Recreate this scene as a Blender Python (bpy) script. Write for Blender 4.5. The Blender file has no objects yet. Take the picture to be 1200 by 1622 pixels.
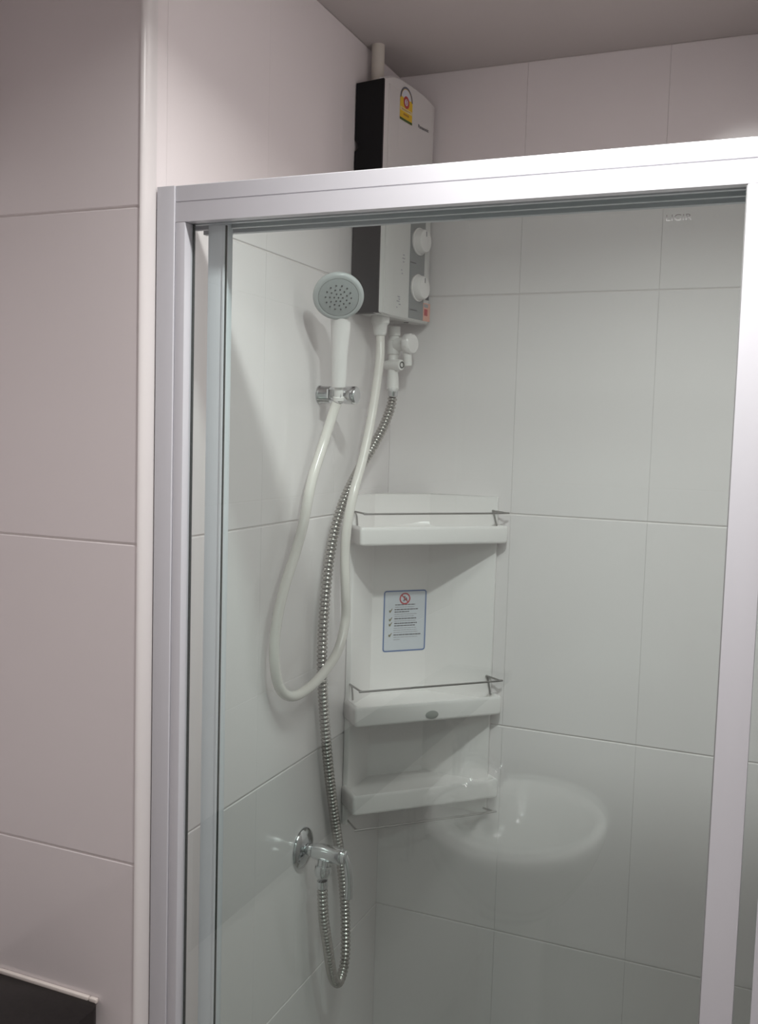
import bpy, bmesh, math, random
from mathutils import Vector, Matrix
random.seed(7)
C = bpy.context.scene.collection
SC = bpy.context.scene
PI = math.pi

# ------------------------------------------------------------------ camera
CAM_F, YAW, PITCH, ROLL = 1542.2, 0.3980, 0.0821, 0.0285
cd = bpy.data.cameras.new('camera')
cam = bpy.data.objects.new('camera', cd)
C.objects.link(cam)
cd.sensor_fit = 'VERTICAL'
cd.sensor_height = 24.0
cd.lens = CAM_F / 1622.0 * 24.0
cd.clip_start = 0.02
F_ = Vector((-math.sin(YAW) * math.cos(PITCH), math.cos(YAW) * math.cos(PITCH), -math.sin(PITCH)))
R0 = Vector((math.cos(YAW), math.sin(YAW), 0))
U0 = R0.cross(F_)
R_ = math.cos(ROLL) * R0 + math.sin(ROLL) * U0
U_ = -math.sin(ROLL) * R0 + math.cos(ROLL) * U0
m = Matrix.Identity(4)
for i in range(3):
    m[i][0] = R_[i]; m[i][1] = U_[i]; m[i][2] = -F_[i]
m[2][3] = 1.6
cam.matrix_world = m
SC.camera = cam

# ------------------------------------------------------------------ world, exposure
w = bpy.data.worlds.new('world')
w.use_nodes = True
w.node_tree.nodes['Background'].inputs[0].default_value = (0.9, 0.92, 1.0, 1)
w.node_tree.nodes['Background'].inputs[1].default_value = 0.05
SC.world = w
SC.view_settings.view_transform = 'Standard'
SC.view_settings.look = 'None'
SC.view_settings.gamma = 1
SC.view_settings.use_curve_mapping = False
SC.view_settings.exposure = 0.0

# ------------------------------------------------------------------ lamps (ceiling downlight by the shower, then two added fill lamps)
LAMP = Vector((-0.16, 0.79, 2.25))
LAMPS = [(LAMP, 7.5, 0.035, 146), (Vector((0.20, -0.20, 2.25)), 4.5, 0.13, 170), (Vector((-0.10, 1.16, 2.25)), 1.15, 0.10, 125)]
for p, e, r, sprd in LAMPS:
    ld = bpy.data.lights.new('key_or_fill_light', 'AREA')
    ld.shape = 'DISK'
    ld.size = 2 * r
    ld.energy = e
    ld.spread = math.radians(sprd)
    ld.color = (1.0, 0.985, 0.965)
    lo = bpy.data.objects.new('key_or_fill_light', ld)
    lo.location = p - Vector((0, 0, 0.002))
    C.objects.link(lo)

# ------------------------------------------------------------------ room dimensions (metres)
XL = -0.716      # left shower wall
YB = 1.746       # back shower wall
Y0 = 0.963       # wall face beside the shower opening
YF = 0.9855      # front of the aluminium frame
ZC = 2.264       # ceiling
XR = 0.60
XS = 0.048        # right wall of the shower recess
XB = -0.975      # bathroom left wall
YR = -0.95
ZJ = [1.856, 1.456, 1.056, 0.656, 0.256]

# ------------------------------------------------------------------ materials
def mat(name, col, rough=0.5, metal=0.0, spec=0.5, coat=0.0, noise=None, bump=None, alpha=None, emis=None):
    M = bpy.data.materials.new(name)
    M.use_nodes = True
    nt = M.node_tree
    b = nt.nodes['Principled BSDF']
    b.inputs['Base Color'].default_value = (*col, 1)
    b.inputs['Roughness'].default_value = rough
    b.inputs['Metallic'].default_value = metal
    b.inputs['Specular IOR Level'].default_value = spec
    b.inputs['Coat Weight'].default_value = coat
    tc = nt.nodes.new('ShaderNodeTexCoord')
    if noise:
        sc, amt = noise
        n = nt.nodes.new('ShaderNodeTexNoise'); n.inputs['Scale'].default_value = sc
        n.inputs['Detail'].default_value = 4
        nt.links.new(tc.outputs['Object'], n.inputs['Vector'])
        mx = nt.nodes.new('ShaderNodeMix'); mx.data_type = 'RGBA'
        mx.inputs[6].default_value = (*[c * (1 - amt) for c in col], 1)
        mx.inputs[7].default_value = (*[min(1, c * (1 + amt)) for c in col], 1)
        nt.links.new(n.outputs['Fac'], mx.inputs[0])
        nt.links.new(mx.outputs[2], b.inputs['Base Color'])
    if bump:
        sc, st = bump
        n2 = nt.nodes.new('ShaderNodeTexNoise'); n2.inputs['Scale'].default_value = sc
        nt.links.new(tc.outputs['Object'], n2.inputs['Vector'])
        bp = nt.nodes.new('ShaderNodeBump'); bp.inputs['Strength'].default_value = st
        bp.inputs['Distance'].default_value = 0.002
        nt.links.new(n2.outputs['Fac'], bp.inputs['Height'])
        nt.links.new(bp.outputs['Normal'], b.inputs['Normal'])
    if emis:
        b.inputs['Emission Color'].default_value = (*col, 1)
        b.inputs['Emission Strength'].default_value = emis
    return M

def glass_mat(name, tint, refl=1.0):
    M = bpy.data.materials.new(name)
    M.use_nodes = True
    nt = M.node_tree
    nt.nodes.remove(nt.nodes['Principled BSDF'])
    out = nt.nodes['Material Output']
    tr = nt.nodes.new('ShaderNodeBsdfTransparent'); tr.inputs[0].default_value = (*tint, 1)
    gl = nt.nodes.new('ShaderNodeBsdfGlossy'); gl.inputs['Roughness'].default_value = 0.0
    gl.inputs[0].default_value = (refl, refl, refl, 1)
    ge = nt.nodes.new('ShaderNodeNewGeometry')
    dt = nt.nodes.new('ShaderNodeVectorMath'); dt.operation = 'DOT_PRODUCT'
    nt.links.new(ge.outputs['Incoming'], dt.inputs[0]); nt.links.new(ge.outputs['Normal'], dt.inputs[1])
    ab = nt.nodes.new('ShaderNodeMath'); ab.operation = 'ABSOLUTE'
    nt.links.new(dt.outputs['Value'], ab.inputs[0])
    om = nt.nodes.new('ShaderNodeMath'); om.operation = 'SUBTRACT'; om.inputs[0].default_value = 1
    nt.links.new(ab.outputs[0], om.inputs[1])
    pw = nt.nodes.new('ShaderNodeMath'); pw.operation = 'POWER'; pw.inputs[1].default_value = 5
    nt.links.new(om.outputs[0], pw.inputs[0])
    ma = nt.nodes.new('ShaderNodeMath'); ma.operation = 'MULTIPLY_ADD'
    ma.inputs[1].default_value = 0.957; ma.inputs[2].default_value = 0.043
    nt.links.new(pw.outputs[0], ma.inputs[0])
    mx = nt.nodes.new('ShaderNodeMixShader')
    nt.links.new(ma.outputs[0], mx.inputs[0])
    nt.links.new(tr.outputs[0], mx.inputs[1]); nt.links.new(gl.outputs[0], mx.inputs[2])
    nt.links.new(mx.outputs[0], out.inputs[0])
    return M

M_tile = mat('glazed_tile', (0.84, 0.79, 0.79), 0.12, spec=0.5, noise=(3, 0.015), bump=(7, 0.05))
M_tile_dim = mat('glazed_tile_dimmed', (0.76, 0.71, 0.715), 0.14, spec=0.5, noise=(3, 0.015), bump=(7, 0.05))  # same tile darkened in colour to offset the stronger light outside the shower
M_grout = mat('grout', (0.74, 0.69, 0.68), 0.85, spec=0.2)
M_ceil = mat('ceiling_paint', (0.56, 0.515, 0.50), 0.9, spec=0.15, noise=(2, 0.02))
M_trim = mat('white_corner_plastic', (0.72, 0.69, 0.685), 0.3)
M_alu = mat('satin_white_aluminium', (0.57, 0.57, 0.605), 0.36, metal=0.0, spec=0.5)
M_alu_lifted = mat('door_aluminium_lifted', (0.82, 0.825, 0.87), 0.36)  # frame aluminium lightened in colour to make up light lost behind the glass
M_alu_dark = mat('track_groove', (0.28, 0.285, 0.27), 0.5)
M_seal = mat('dark_rubber_seal', (0.05, 0.055, 0.05), 0.6)
M_glass = glass_mat('clear_glass', (0.966, 0.998, 0.990))
M_glass_edge = mat('glass_edge_green', (0.55, 0.66, 0.62), 0.15)
M_white = mat('white_plastic', (0.82, 0.79, 0.77), 0.28)
M_whiteg = mat('gloss_white_plastic', (0.87, 0.83, 0.82), 0.18)
M_cover = mat('heater_cover_white', (0.68, 0.66, 0.645), 0.32)
M_black = mat('heater_black_side', (0.008, 0.008, 0.009), 0.5, spec=0.25)
M_panel = mat('grey_panel', (0.27, 0.275, 0.275), 0.4)
M_chrome = mat('chrome', (0.72, 0.73, 0.74), 0.09, metal=1.0)
M_steel = mat('hose_steel', (0.50, 0.48, 0.45), 0.25, metal=1.0)
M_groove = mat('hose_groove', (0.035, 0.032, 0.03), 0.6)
M_wire = mat('wire_steel', (0.42, 0.41, 0.40), 0.28, metal=1.0)
M_hose = mat('ivory_hose', (0.80, 0.755, 0.71), 0.22)
M_cream = mat('cream_pipe', (0.66, 0.62, 0.55), 0.4)
M_head = mat('grey_spray_face', (0.40, 0.42, 0.42), 0.3)
M_headrim = mat('spray_head_rim', (0.50, 0.52, 0.52), 0.22)
M_nozzle = mat('nozzle_dark', (0.08, 0.08, 0.08), 0.6)
M_counter = mat('dark_granite', (0.012, 0.010, 0.010), 0.35, spec=0.3, noise=(160, 0.6))
M_caulk = mat('white_caulk', (0.72, 0.66, 0.62), 0.5)
M_ceramic = mat('white_ceramic', (0.85, 0.84, 0.82), 0.08)
M_floor = mat('floor_tile', (0.42, 0.39, 0.37), 0.4, noise=(6, 0.06))
M_lens = mat('lamp_lens', (1, 0.98, 0.95), 0.5, emis=6.0)
M_cab = mat('cabinet_laminate', (0.62, 0.60, 0.58), 0.35)
M_yel = mat('label_yellow', (0.80, 0.52, 0.02), 0.4)
M_yel2 = mat('label_pale_yellow', (0.78, 0.66, 0.34), 0.4)
M_grn = mat('label_dark_green', (0.05, 0.10, 0.02), 0.4)
M_navy = mat('label_grey_blue', (0.12, 0.13, 0.17), 0.4)
M_red = mat('print_red', (0.50, 0.05, 0.06), 0.4)
M_orange = mat('label_salmon', (0.80, 0.42, 0.33), 0.4)
M_ink = mat('print_ink', (0.10, 0.10, 0.11), 0.5)
M_inkl = mat('print_light_ink', (0.38, 0.38, 0.41), 0.5)
M_blue = mat('print_blue', (0.10, 0.17, 0.38), 0.4)
M_paper = mat('sticker_paper', (0.66, 0.68, 0.73), 0.35)
M_olive = mat('print_olive', (0.22, 0.20, 0.10), 0.5)
M_etch = mat('etched_letters', (0.30, 0.30, 0.30), 0.8)
M_logo = mat('logo_grey', (0.38, 0.38, 0.36), 0.3)

# ------------------------------------------------------------------ helpers
def obj(name, bm, m=None, parent=None, smooth=False, mats=None):
    me = bpy.data.meshes.new(name)
    bmesh.ops.recalc_face_normals(bm, faces=bm.faces)
    bm.to_mesh(me); bm.free()
    for k in (mats or [m]):
        me.materials.append(k)
    if smooth:
        me.shade_smooth()
        me.set_sharp_from_angle(angle=math.radians(smooth if smooth > 1 else 40))
    o = bpy.data.objects.new(name, me)
    C.objects.link(o)
    if parent:
        o.parent = parent
    return o

def tag(o, label=None, cat=None, group=None, kind=None):
    if label: o['label'] = label
    if cat: o['category'] = cat
    if group: o['group'] = group
    if kind: o['kind'] = kind
    return o

def thing(name, label, cat, loc=(0, 0, 0), group=None):
    o = bpy.data.objects.new(name, None)
    o.empty_display_size = 0.02
    C.objects.link(o)
    return tag(o, label, cat, group)

def place(root, loc):
    """move the Empty to the thing's base, children keep their world position"""
    v = Vector(loc)
    root.location = v
    for c in root.children:
        c.location = c.location - v

def box(bm, x0, x1, y0, y1, z0, z1, bev=0.0, seg=2):
    r = bmesh.ops.create_cube(bm, size=1.0)
    vs = r['verts']
    for v in vs:
        v.co.x = x0 + (v.co.x + 0.5) * (x1 - x0)
        v.co.y = y0 + (v.co.y + 0.5) * (y1 - y0)
        v.co.z = z0 + (v.co.z + 0.5) * (z1 - z0)
    if bev:
        es = list({e for v in vs for e in v.link_edges})
        bmesh.ops.bevel(bm, geom=es, offset=bev, segments=seg, affect='EDGES', profile=0.5)
    return bm

def bx(*a, **k):
    return box(bmesh.new(), *a, **k)

def frame_of(d):
    d = d.normalized()
    a = Vector((0, 0, 1)) if abs(d.z) < 0.9 else Vector((1, 0, 0))
    u = d.cross(a).normalized()
    return u, d.cross(u).normalized()

def catmull(P, n):
    P = [Vector(p) for p in P]
    out = []
    for i in range(len(P) - 1):
        p0 = P[max(i - 1, 0)]; p1 = P[i]; p2 = P[i + 1]; p3 = P[min(i + 2, len(P) - 1)]
        for k in range(n):
            t = k / n
            out.append(0.5 * ((2 * p1) + (-p0 + p2) * t + (2 * p0 - 5 * p1 + 4 * p2 - p3) * t * t + (-p0 + 3 * p1 - 3 * p2 + p3) * t ** 3))
    out.append(P[-1])
    return out

def resample(P, step):
    L = [0]
    for a, b in zip(P, P[1:]):
        L.append(L[-1] + (b - a).length)
    n = max(2, int(L[-1] / step))
    out = []; j = 0
    for i in range(n + 1):
        s = L[-1] * i / n
        while j < len(L) - 2 and L[j + 1] < s:
            j += 1
        t = (s - L[j]) / max(1e-9, L[j + 1] - L[j])
        out.append(P[j].lerp(P[j + 1], min(1, max(0, t))))
    return out

def tube(bm, P, rad, seg=14, cap=True):
    """P list of points, rad number or function(i)->radius"""
    P = [Vector(p) for p in P]
    n = len(P)
    d0 = (P[1] - P[0]).normalized()
    u, v = frame_of(d0)
    rings = []
    for i in range(n):
        d = (P[min(i + 1, n - 1)] - P[max(i - 1, 0)]).normalized()
        u = (u - d * u.dot(d)).normalized()
        v = d.cross(u)
        r = rad(i) if callable(rad) else rad
        rings.append([bm.verts.new(P[i] + r * (math.cos(2 * PI * k / seg) * u + math.sin(2 * PI * k / seg) * v)) for k in range(seg)])
    for a, b in zip(rings, rings[1:]):
        for k in range(seg):
            bm.faces.new((a[k], a[(k + 1) % seg], b[(k + 1) % seg], b[k]))
    if cap:
        bm.faces.new(rings[0][::-1]); bm.faces.new(rings[-1])
    return bm

def lathe(bm, origin, axis, prof, seg=32, cap=True):
    """prof = [(t along axis, radius)]"""
    o = Vector(origin); d = Vector(axis).normalized()
    u, v = frame_of(d)
    rings = []
    for t, r in prof:
        rings.append([bm.verts.new(o + d * t + max(r, 1e-5) * (math.cos(2 * PI * k / seg) * u + math.sin(2 * PI * k / seg) * v)) for k in range(seg)])
    for a, b in zip(rings, rings[1:]):
        for k in range(seg):
            bm.faces.new((a[k], a[(k + 1) % seg], b[(k + 1) % seg], b[k]))
    if cap:
        bm.faces.new(rings[0][::-1]); bm.faces.new(rings[-1])
    return bm

def prism(bm, pts, z0, z1, bev=0):
    a = [bm.verts.new((x, y, z0)) for x, y in pts]
    b = [bm.verts.new((x, y, z1)) for x, y in pts]
    n = len(pts)
    bm.faces.new(a[::-1]); bm.faces.new(b)
    for i in range(n):
        bm.faces.new((a[i], a[(i + 1) % n], b[(i + 1) % n], b[i]))
    if bev:
        bmesh.ops.bevel(bm, geom=list(bm.edges), offset=bev, segments=3, affect='EDGES', profile=0.5)
    return bm

def text_mesh(s, size, bold=False):
    cu = bpy.data.curves.new('letters', 'FONT')
    cu.body = s; cu.size = size; cu.align_x = 'CENTER'; cu.align_y = 'CENTER'
    if bold: cu.offset = size * 0.02
    to = bpy.data.objects.new('letters_tmp', cu)
    C.objects.link(to)
    dg = bpy.context.evaluated_depsgraph_get()
    me = bpy.data.meshes.new_from_object(to.evaluated_get(dg))
    bpy.data.objects.remove(to); bpy.data.curves.remove(cu)
    vs = [v.co.copy() for v in me.vertices]; fs = [tuple(p.vertices) for p in me.polygons]
    bpy.data.meshes.remove(me)
    return vs, fs

def mapped(bm, vs, fs, f, mi=0):
    nv = [bm.verts.new(f(v[0], v[1])) for v in vs]
    for t in fs:
        try:
            fc = bm.faces.new([nv[i] for i in t]); fc.material_index = mi
        except ValueError:
            pass

# ------------------------------------------------------------------ setting
def struct(name, bm, m, parent=None, smooth=False):
    o = obj(name, bm, m, parent, smooth)
    if not parent:
        o['kind'] = 'structure'
    return o

REC = 0.0016
wb = struct('wall_back', bx(XL - 0.02, XR + 0.1, YB + REC, YB + 0.1, 0, ZC + 0.05), M_grout)
wl = struct('wall_left', bx(XB - 0.1, XL - REC, Y0 + REC, YB + 0.1, 0, ZC + 0.05), M_grout)
wr = struct('wall_right', bx(XR, XR + 0.1, YR - 0.1, YB + 0.1, 0, ZC + 0.05), M_grout)
wsr = struct('wall_shower_right', bx(XS + REC, XR, Y0 + REC, YB + REC, 0, ZC + 0.05), M_grout)
wbl = struct('wall_bathroom', bx(XB - 0.1, XB - REC, YR, Y0 + REC, 0, ZC + 0.05), M_grout)
wre = struct('wall_rear', bx(XB - 0.1, XR, YR - 0.1, YR - REC, 0, ZC + 0.05), M_grout)
struct('floor', bx(XB - 0.1, XR + 0.1, YR - 0.1, YB + 0.1, -0.05, 0), M_floor)
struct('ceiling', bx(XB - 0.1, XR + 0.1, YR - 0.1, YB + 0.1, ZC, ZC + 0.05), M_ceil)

_tc = {}
def tile_mesh(wd, ht, m=None):
    m = m or M_tile
    k = (round(wd, 4), round(ht, 4), m.name)
    if k in _tc: return _tc[k]
    b = 0.0013; t = 0.004
    bm = bmesh.new()
    x, y = wd / 2 - 0.0001, ht / 2 - 0.0009
    lv = []
    for dx, z in ((0, -t), (0, -b), (b * 0.35, -b * 0.35), (b, 0)):
        lv.append([bm.verts.new((sx * (x - dx * 0.1), sy * (y - dx * 1.1), z)) for sx, sy in ((-1, -1), (1, -1), (1, 1), (-1, 1))])
    for a, c in zip(lv, lv[1:]):
        for i in range(4):
            bm.faces.new((a[i], a[(i + 1) % 4], c[(i + 1) % 4], c[i]))
    bm.faces.new(lv[-1]); bm.faces.new(lv[0][::-1])
    me = bpy.data.meshes.new('tile'); bm.to_mesh(me); bm.free()
    me.materials.append(m)
    _tc[k] = me
    return me

def tile_wall(parent, u_edges, z_edges, f, normal, udir, m=None):
    n = Vector(normal); u = Vector(udir); v = Vector((0, 0, 1))
    for ua, ub in zip(u_edges, u_edges[1:]):
        for za, zb in zip(z_edges, z_edges[1:]):
            if abs(ub - ua) < 0.008 or abs(zb - za) < 0.006: continue
            o = bpy.data.objects.new('tile', tile_mesh(abs(ub - ua), abs(zb - za), m))
            c = Vector(f((ua + ub) / 2, (za + zb) / 2))
            # tiny unevenness of laying
            e1 = random.uniform(-0.0005, 0.0005); e2 = random.uniform(-0.0004, 0.0004)
            nn = (n + u * e1 + v * e2).normalized()
            uu = (u - nn * u.dot(nn)).normalized(); vv = nn.cross(uu)
            M = Matrix.Identity(4)
            for i in range(3):
                M[i][0] = uu[i]; M[i][1] = vv[i]; M[i][2] = nn[i]; M[i][3] = c[i]
            o.matrix_world = M
            C.objects.link(o)
            o.parent = parent

TW = 0.2455
zs = sorted([0] + ZJ + [ZC])
ub = [XL + TW * k for k in range(0, 6) if XL + TW * k < XS - 0.01] + [XS]
tile_wall(wb, ub, zs, lambda a, z: (a, YB, z), (0, -1, 0), (1, 0, 0))
us = [Y0 + 0.0205, YB - TW * 3, YB - TW * 2, YB - TW, YB]
tile_wall(wl, us, zs, lambda a, z: (XL, a, z), (1, 0, 0), (0, 1, 0))
tile_wall(wl, [XB, XL - 0.0037], zs, lambda a, z: (a, Y0, z), (0, -1, 0), (1, 0, 0), M_tile_dim)
def steps(a, b, s=TW):
    r = [a]
    while r[-1] + s < b - 0.01: r.append(r[-1] + s)
    return r + [b]
tile_wall(wsr, steps(Y0 + 0.002, YB), zs, lambda a, z: (XS, a, z), (-1, 0, 0), (0, -1, 0))
tile_wall(wsr, steps(XS + 0.002, XR), zs, lambda a, z: (a, Y0, z), (0, -1, 0), (1, 0, 0), M_tile_dim)
tile_wall(wr, steps(YR, Y0), zs, lambda a, z: (XR, a, z), (-1, 0, 0), (0, -1, 0), M_tile_dim)
tile_wall(wbl, steps(YR, Y0), zs, lambda a, z: (XB, a, z), (1, 0, 0), (0, 1, 0), M_tile_dim)
tile_wall(wre, steps(XB, XR), zs, lambda a, z: (a, YR, z), (0, 1, 0), (-1, 0, 0), M_tile_dim)

# rounded white corner trim at the edge of the opening
bm = bmesh.new()
pts = [(XL - 0.0035, Y0 + 0.010), (XL - 0.0035, Y0 - 0.0012)]
for k in range(1, 10):
    a = -PI / 2 + k / 9 * PI / 2
    pts.append((XL - 0.0035 + 0.0075 * math.cos(a), Y0 + 0.0168 + 0.0180 * math.sin(a)))
pts += [(XL + 0.0040, Y0 + 0.0210), (XL - 0.0006, Y0 + 0.0210), (XL - 0.0006, Y0 + 0.010)]
prism(bm, pts, 0.0, ZC)
struct('trim_1', bm, M_trim, smooth=50)

# ------------------------------------------------------------------ shower screen: fixed aluminium frame with pane
scr = thing('shower_screen', 'white aluminium framed glass shower screen across the tiled opening', 'shower screen')
ZT, ZI = 1.8823, 1.8400        # top of head rail, underside
XJ = -0.7105
# left jamb: wall profile + stepped frame stile
bm = bmesh.new()
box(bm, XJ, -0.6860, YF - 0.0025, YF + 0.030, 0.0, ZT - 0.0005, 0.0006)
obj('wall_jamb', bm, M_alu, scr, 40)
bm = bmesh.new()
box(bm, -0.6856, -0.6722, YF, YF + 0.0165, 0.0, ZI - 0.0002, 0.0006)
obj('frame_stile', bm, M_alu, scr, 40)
o = obj('rubber_seal', bx(-0.6750, -0.6700, YF + 0.0166, YF + 0.0190, 0.0, ZI - 0.0002, 0.0003), M_seal, scr)
tag(o, 'dark seal along the left stile')
# head rail with a groove along its face
bm = bmesh.new()
zg = 1.8632
prof = [(YF, ZI), (YF, zg - 0.0007), (YF + 0.0012, zg - 0.0004), (YF + 0.0012, zg + 0.0004),
        (YF + 0.0004, zg + 0.0008), (YF + 0.0004, ZT - 0.0008), (YF + 0.0012, ZT), (YF + 0.0680, ZT), (YF + 0.0680, ZI - 0.003),
        (YF + 0.0600, ZI - 0.003), (YF + 0.0600, ZI + 0.009), (YF + 0.0460, ZI + 0.009), (YF + 0.0460, ZI - 0.0015), (YF + 0.0400, ZI - 0.0015),
        (YF + 0.0400, ZI + 0.009), (YF + 0.0260, ZI + 0.009), (YF + 0.0260, ZI), (YF + 0.0200, ZI), (YF + 0.0200, ZI + 0.006),
        (YF + 0.0130, ZI + 0.006), (YF + 0.0130, ZI)]
a = [bm.verts.new((-0.6858, y, z)) for y, z in prof]
b = [bm.verts.new((XS - 0.001, y, z)) for y, z in prof]
n = len(prof)
for i in range(n):
    bm.faces.new((a[i], a[(i + 1) % n], b[(i + 1) % n], b[i]))
bm.faces.new(a); bm.faces.new(b[::-1])
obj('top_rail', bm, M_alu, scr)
# middle post
bm = bmesh.new()
box(bm, -0.0518, -0.0215, YF - 0.0004, YF + 0.0200, 0.0, ZI - 0.0003, 0.0006)
obj('middle_post', bm, M_alu, scr, 40)
o = obj('rubber_seal', bx(-0.0529, -0.0519, YF + 0.0006, YF + 0.0100, 0.0, ZI - 0.0003), M_panel, scr)
tag(o, 'thin dark seal beside the middle post')
# right-hand post of the neighbouring panel
bm = bmesh.new()
box(bm, -0.0050, XS - 0.001, YF + 0.0005, YF + 0.0380, 0.0, ZI - 0.0003, 0.0006)
obj('end_post', bm, M_alu, scr, 40)
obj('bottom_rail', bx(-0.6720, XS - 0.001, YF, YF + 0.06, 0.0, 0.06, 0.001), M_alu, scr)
obj('glass_pane', bx(-0.6760, -0.0480, YF + 0.0130, YF + 0.0170, 0.055, ZI + 0.0015), M_glass, scr)
obj('glass_pane', bx(-0.0240, -0.0040, YF + 0.0130, YF + 0.0170, 0.055, ZI + 0.0015), M_glass, scr)
# etched safety mark near the upper right corner
vs, fs = text_mesh('LIGIR', 0.0085)
bm = bmesh.new(); mapped(bm, vs, fs, lambda x, y: (-0.114 + x * 1.25, YF + 0.0127, 1.8150 + y))
o = obj('etched_mark', bm, M_etch, scr); tag(o, 'faint pale letters in the upper right of the glass')
place(scr, (-0.68, YF, 0))

# ------------------------------------------------------------------ sliding door behind the fixed pane
sd = thing('sliding_door', 'sliding glass shower door whose pale stile shows behind the left jamb', 'door')
bm = bmesh.new()
box(bm, -0.6570, -0.6335, YF + 0.0265, YF + 0.0440, 0.065, ZI + 0.0060, 0.0007)
box(bm, -0.6368, -0.6335, YF + 0.0255, YF + 0.0280, 0.065, ZI - 0.0020, 0.0004)
obj('door_stile', bm, M_alu_lifted, sd, 40)
o = obj('rubber_seal', bx(-0.6334, -0.6322, YF + 0.0268, YF + 0.0295, 0.065, ZI - 0.001), M_seal, sd)
tag(o, 'dark seal on the stile edge')
obj('glass_pane', bx(-0.6380, 0.0250, YF + 0.0305, YF + 0.0345, 0.075, ZI + 0.0030), M_glass, sd)
obj('bottom_profile', bx(-0.6275, 0.0250, YF + 0.0270, YF + 0.0435, 0.065, 0.105, 0.0007), M_alu, sd, 40)
place(sd, (-0.64, YF + 0.035, 0.0))

# ------------------------------------------------------------------ water heater on the left wall
ht = thing('water_heater', 'white electric shower water heater with black side panel, high in corner', 'water heater')
HK = [(1.547, -0.6625), (1.60, -0.6610), (1.65, -0.6550), (1.70, -0.6450), (1.7345, -0.6370)]
def interp(K, t):
    if t <= K[0][0]: return K[0][1]
    for (a, va), (b, vb) in zip(K, K[1:]):
        if t <= b:
            s = (t - a) / (b - a)
            return va + (vb - va) * s
    return K[-1][1]
def sm(K, t):
    return (interp(K, t - 0.012) + interp(K, t) * 2 + interp(K, t + 0.012)) / 4
def HX(y): return sm(HK, y)
ZTK = [(1.547, 2.191), (1.575, 2.204), (1.60, 2.211), (1.65, 2.212), (1.70, 2.207), (1.7345, 2.196)]
def HT(y): return sm(ZTK, y)
HB = 1.8025
def heater_shell(dx_front, x_back, y0, y1, zin, n=24):
    bm = bmesh.new()
    cols = []
    for i in range(n + 1):
        y = y0 + (y1 - y0) * i / n
        xf = HX(y) + dx_front; zt = HT(y) - zin; zb = HB + zin
        e = 0.004
        # rounded ends
        s = min(y - y0, y1 - y)
        rr = 0.0
        if s < e: rr = e - math.sqrt(max(0, e * e - (e - s) ** 2))
        cols.append([bm.verts.new(c) for c in ((x_back, y, zb), (xf - rr - 0.003, y, zb), (xf - rr, y, zb + 0.003), (xf - rr, y, zt - 0.003), (xf - rr - 0.003, y, zt), (x_back, y, zt))])
    for a, b in zip(cols, cols[1:]):
        for k in range(6):
            bm.faces.new((a[k], a[(k + 1) % 6], b[(k + 1) % 6], b[k]))
    bm.faces.new(cols[0]); bm.faces.new(cols[-1][::-1])
    return bm
o = obj('front_cover', heater_shell(0.0, -0.6720, 1.5478, 1.7345, 0.0), M_cover, ht, 35)
bm = bmesh.new()
box(bm, XL + 0.003, -0.6600, 1.5655, 1.7330, HB + 0.002, 2.188, 0.001)
obj('back_housing', bm, M_cover, ht, 35)
# black side panel with a notch near the wall
bm = bmesh.new()
pp = [(XL + 0.002, HB + 0.0005), (-0.6640, HB + 0.0005), (-0.6640, 2.1905), (XL + 0.002, 2.1870), (XL + 0.002, 2.093), (XL + 0.0075, 2.088), (XL + 0.0075, 2.080), (XL + 0.002, 2.074)]
a = [bm.verts.new((x, 1.5470, z)) for x, z in pp]; b = [bm.verts.new((x, 1.5650, z)) for x, z in pp]
bm.faces.new(a); bm.faces.new(b[::-1])
for i in range(len(pp)):
    j = (i + 1) % len(pp)
    bm.faces.new((a[i], b[i], b[j], a[j]))
o = obj('side_panel', bm, M_black, ht); tag(o, 'matt black side panel')
# control panel, a shallow strip following the cover
def strip(y0, y1, z0, z1, eps, m, name, parent, ny=8, nz=1, th=0.0, label=None, top=None, kind=None):
    bm = bmesh.new()
    g = []
    for i in range(ny + 1):
        y = y0 + (y1 - y0) * i / ny
        zt = top(y) if top else z1
        g.append([bm.verts.new((HX(y) + eps, y, z0 + (zt - z0) * k / nz)) for k in range(nz + 1)])
    for i in range(ny):
        for k in range(nz):
            bm.faces.new((g[i][k], g[i + 1][k], g[i + 1][k + 1], g[i][k + 1]))
    if th:
        r = bmesh.ops.extrude_face_region(bm, geom=list(bm.faces))
        for v in [e for e in r['geom'] if isinstance(e, bmesh.types.BMVert)]:
            v.co.x -= th
    o = obj(name, bm, m, parent)
    if label: tag(o, label)
    return o
cp = strip(1.6620, 1.7090, 1.8075, 2.055, 0.0012, M_panel, 'control_panel', ht, th=0.002, label='grey control panel strip')
# knobs
for kz in (1.9470, 1.8640):
    bm = bmesh.new()
    c = Vector((HX(1.688) - 0.0005, 1.6900, kz))
    ax = Vector((1, -0.17, 0))
    lathe(bm, c, ax, [(0, 0.0245), (0.004, 0.0245), (0.0045, 0.0225), (0.015, 0.0205), (0.0165, 0.0190), (0.017, 0.0)], 40)
    k = obj('dial_knob', bm, M_whiteg, ht, 35)
    bm = bmesh.new()
    t = c + ax.normalized() * 0.0165
    box(bm, t.x - 0.001, t.x + 0.0012, t.y - 0.0009, t.y + 0.0009, kz + 0.008, kz + 0.017, 0.0004)
    obj('pointer_mark', bm, M_panel, k)
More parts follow.
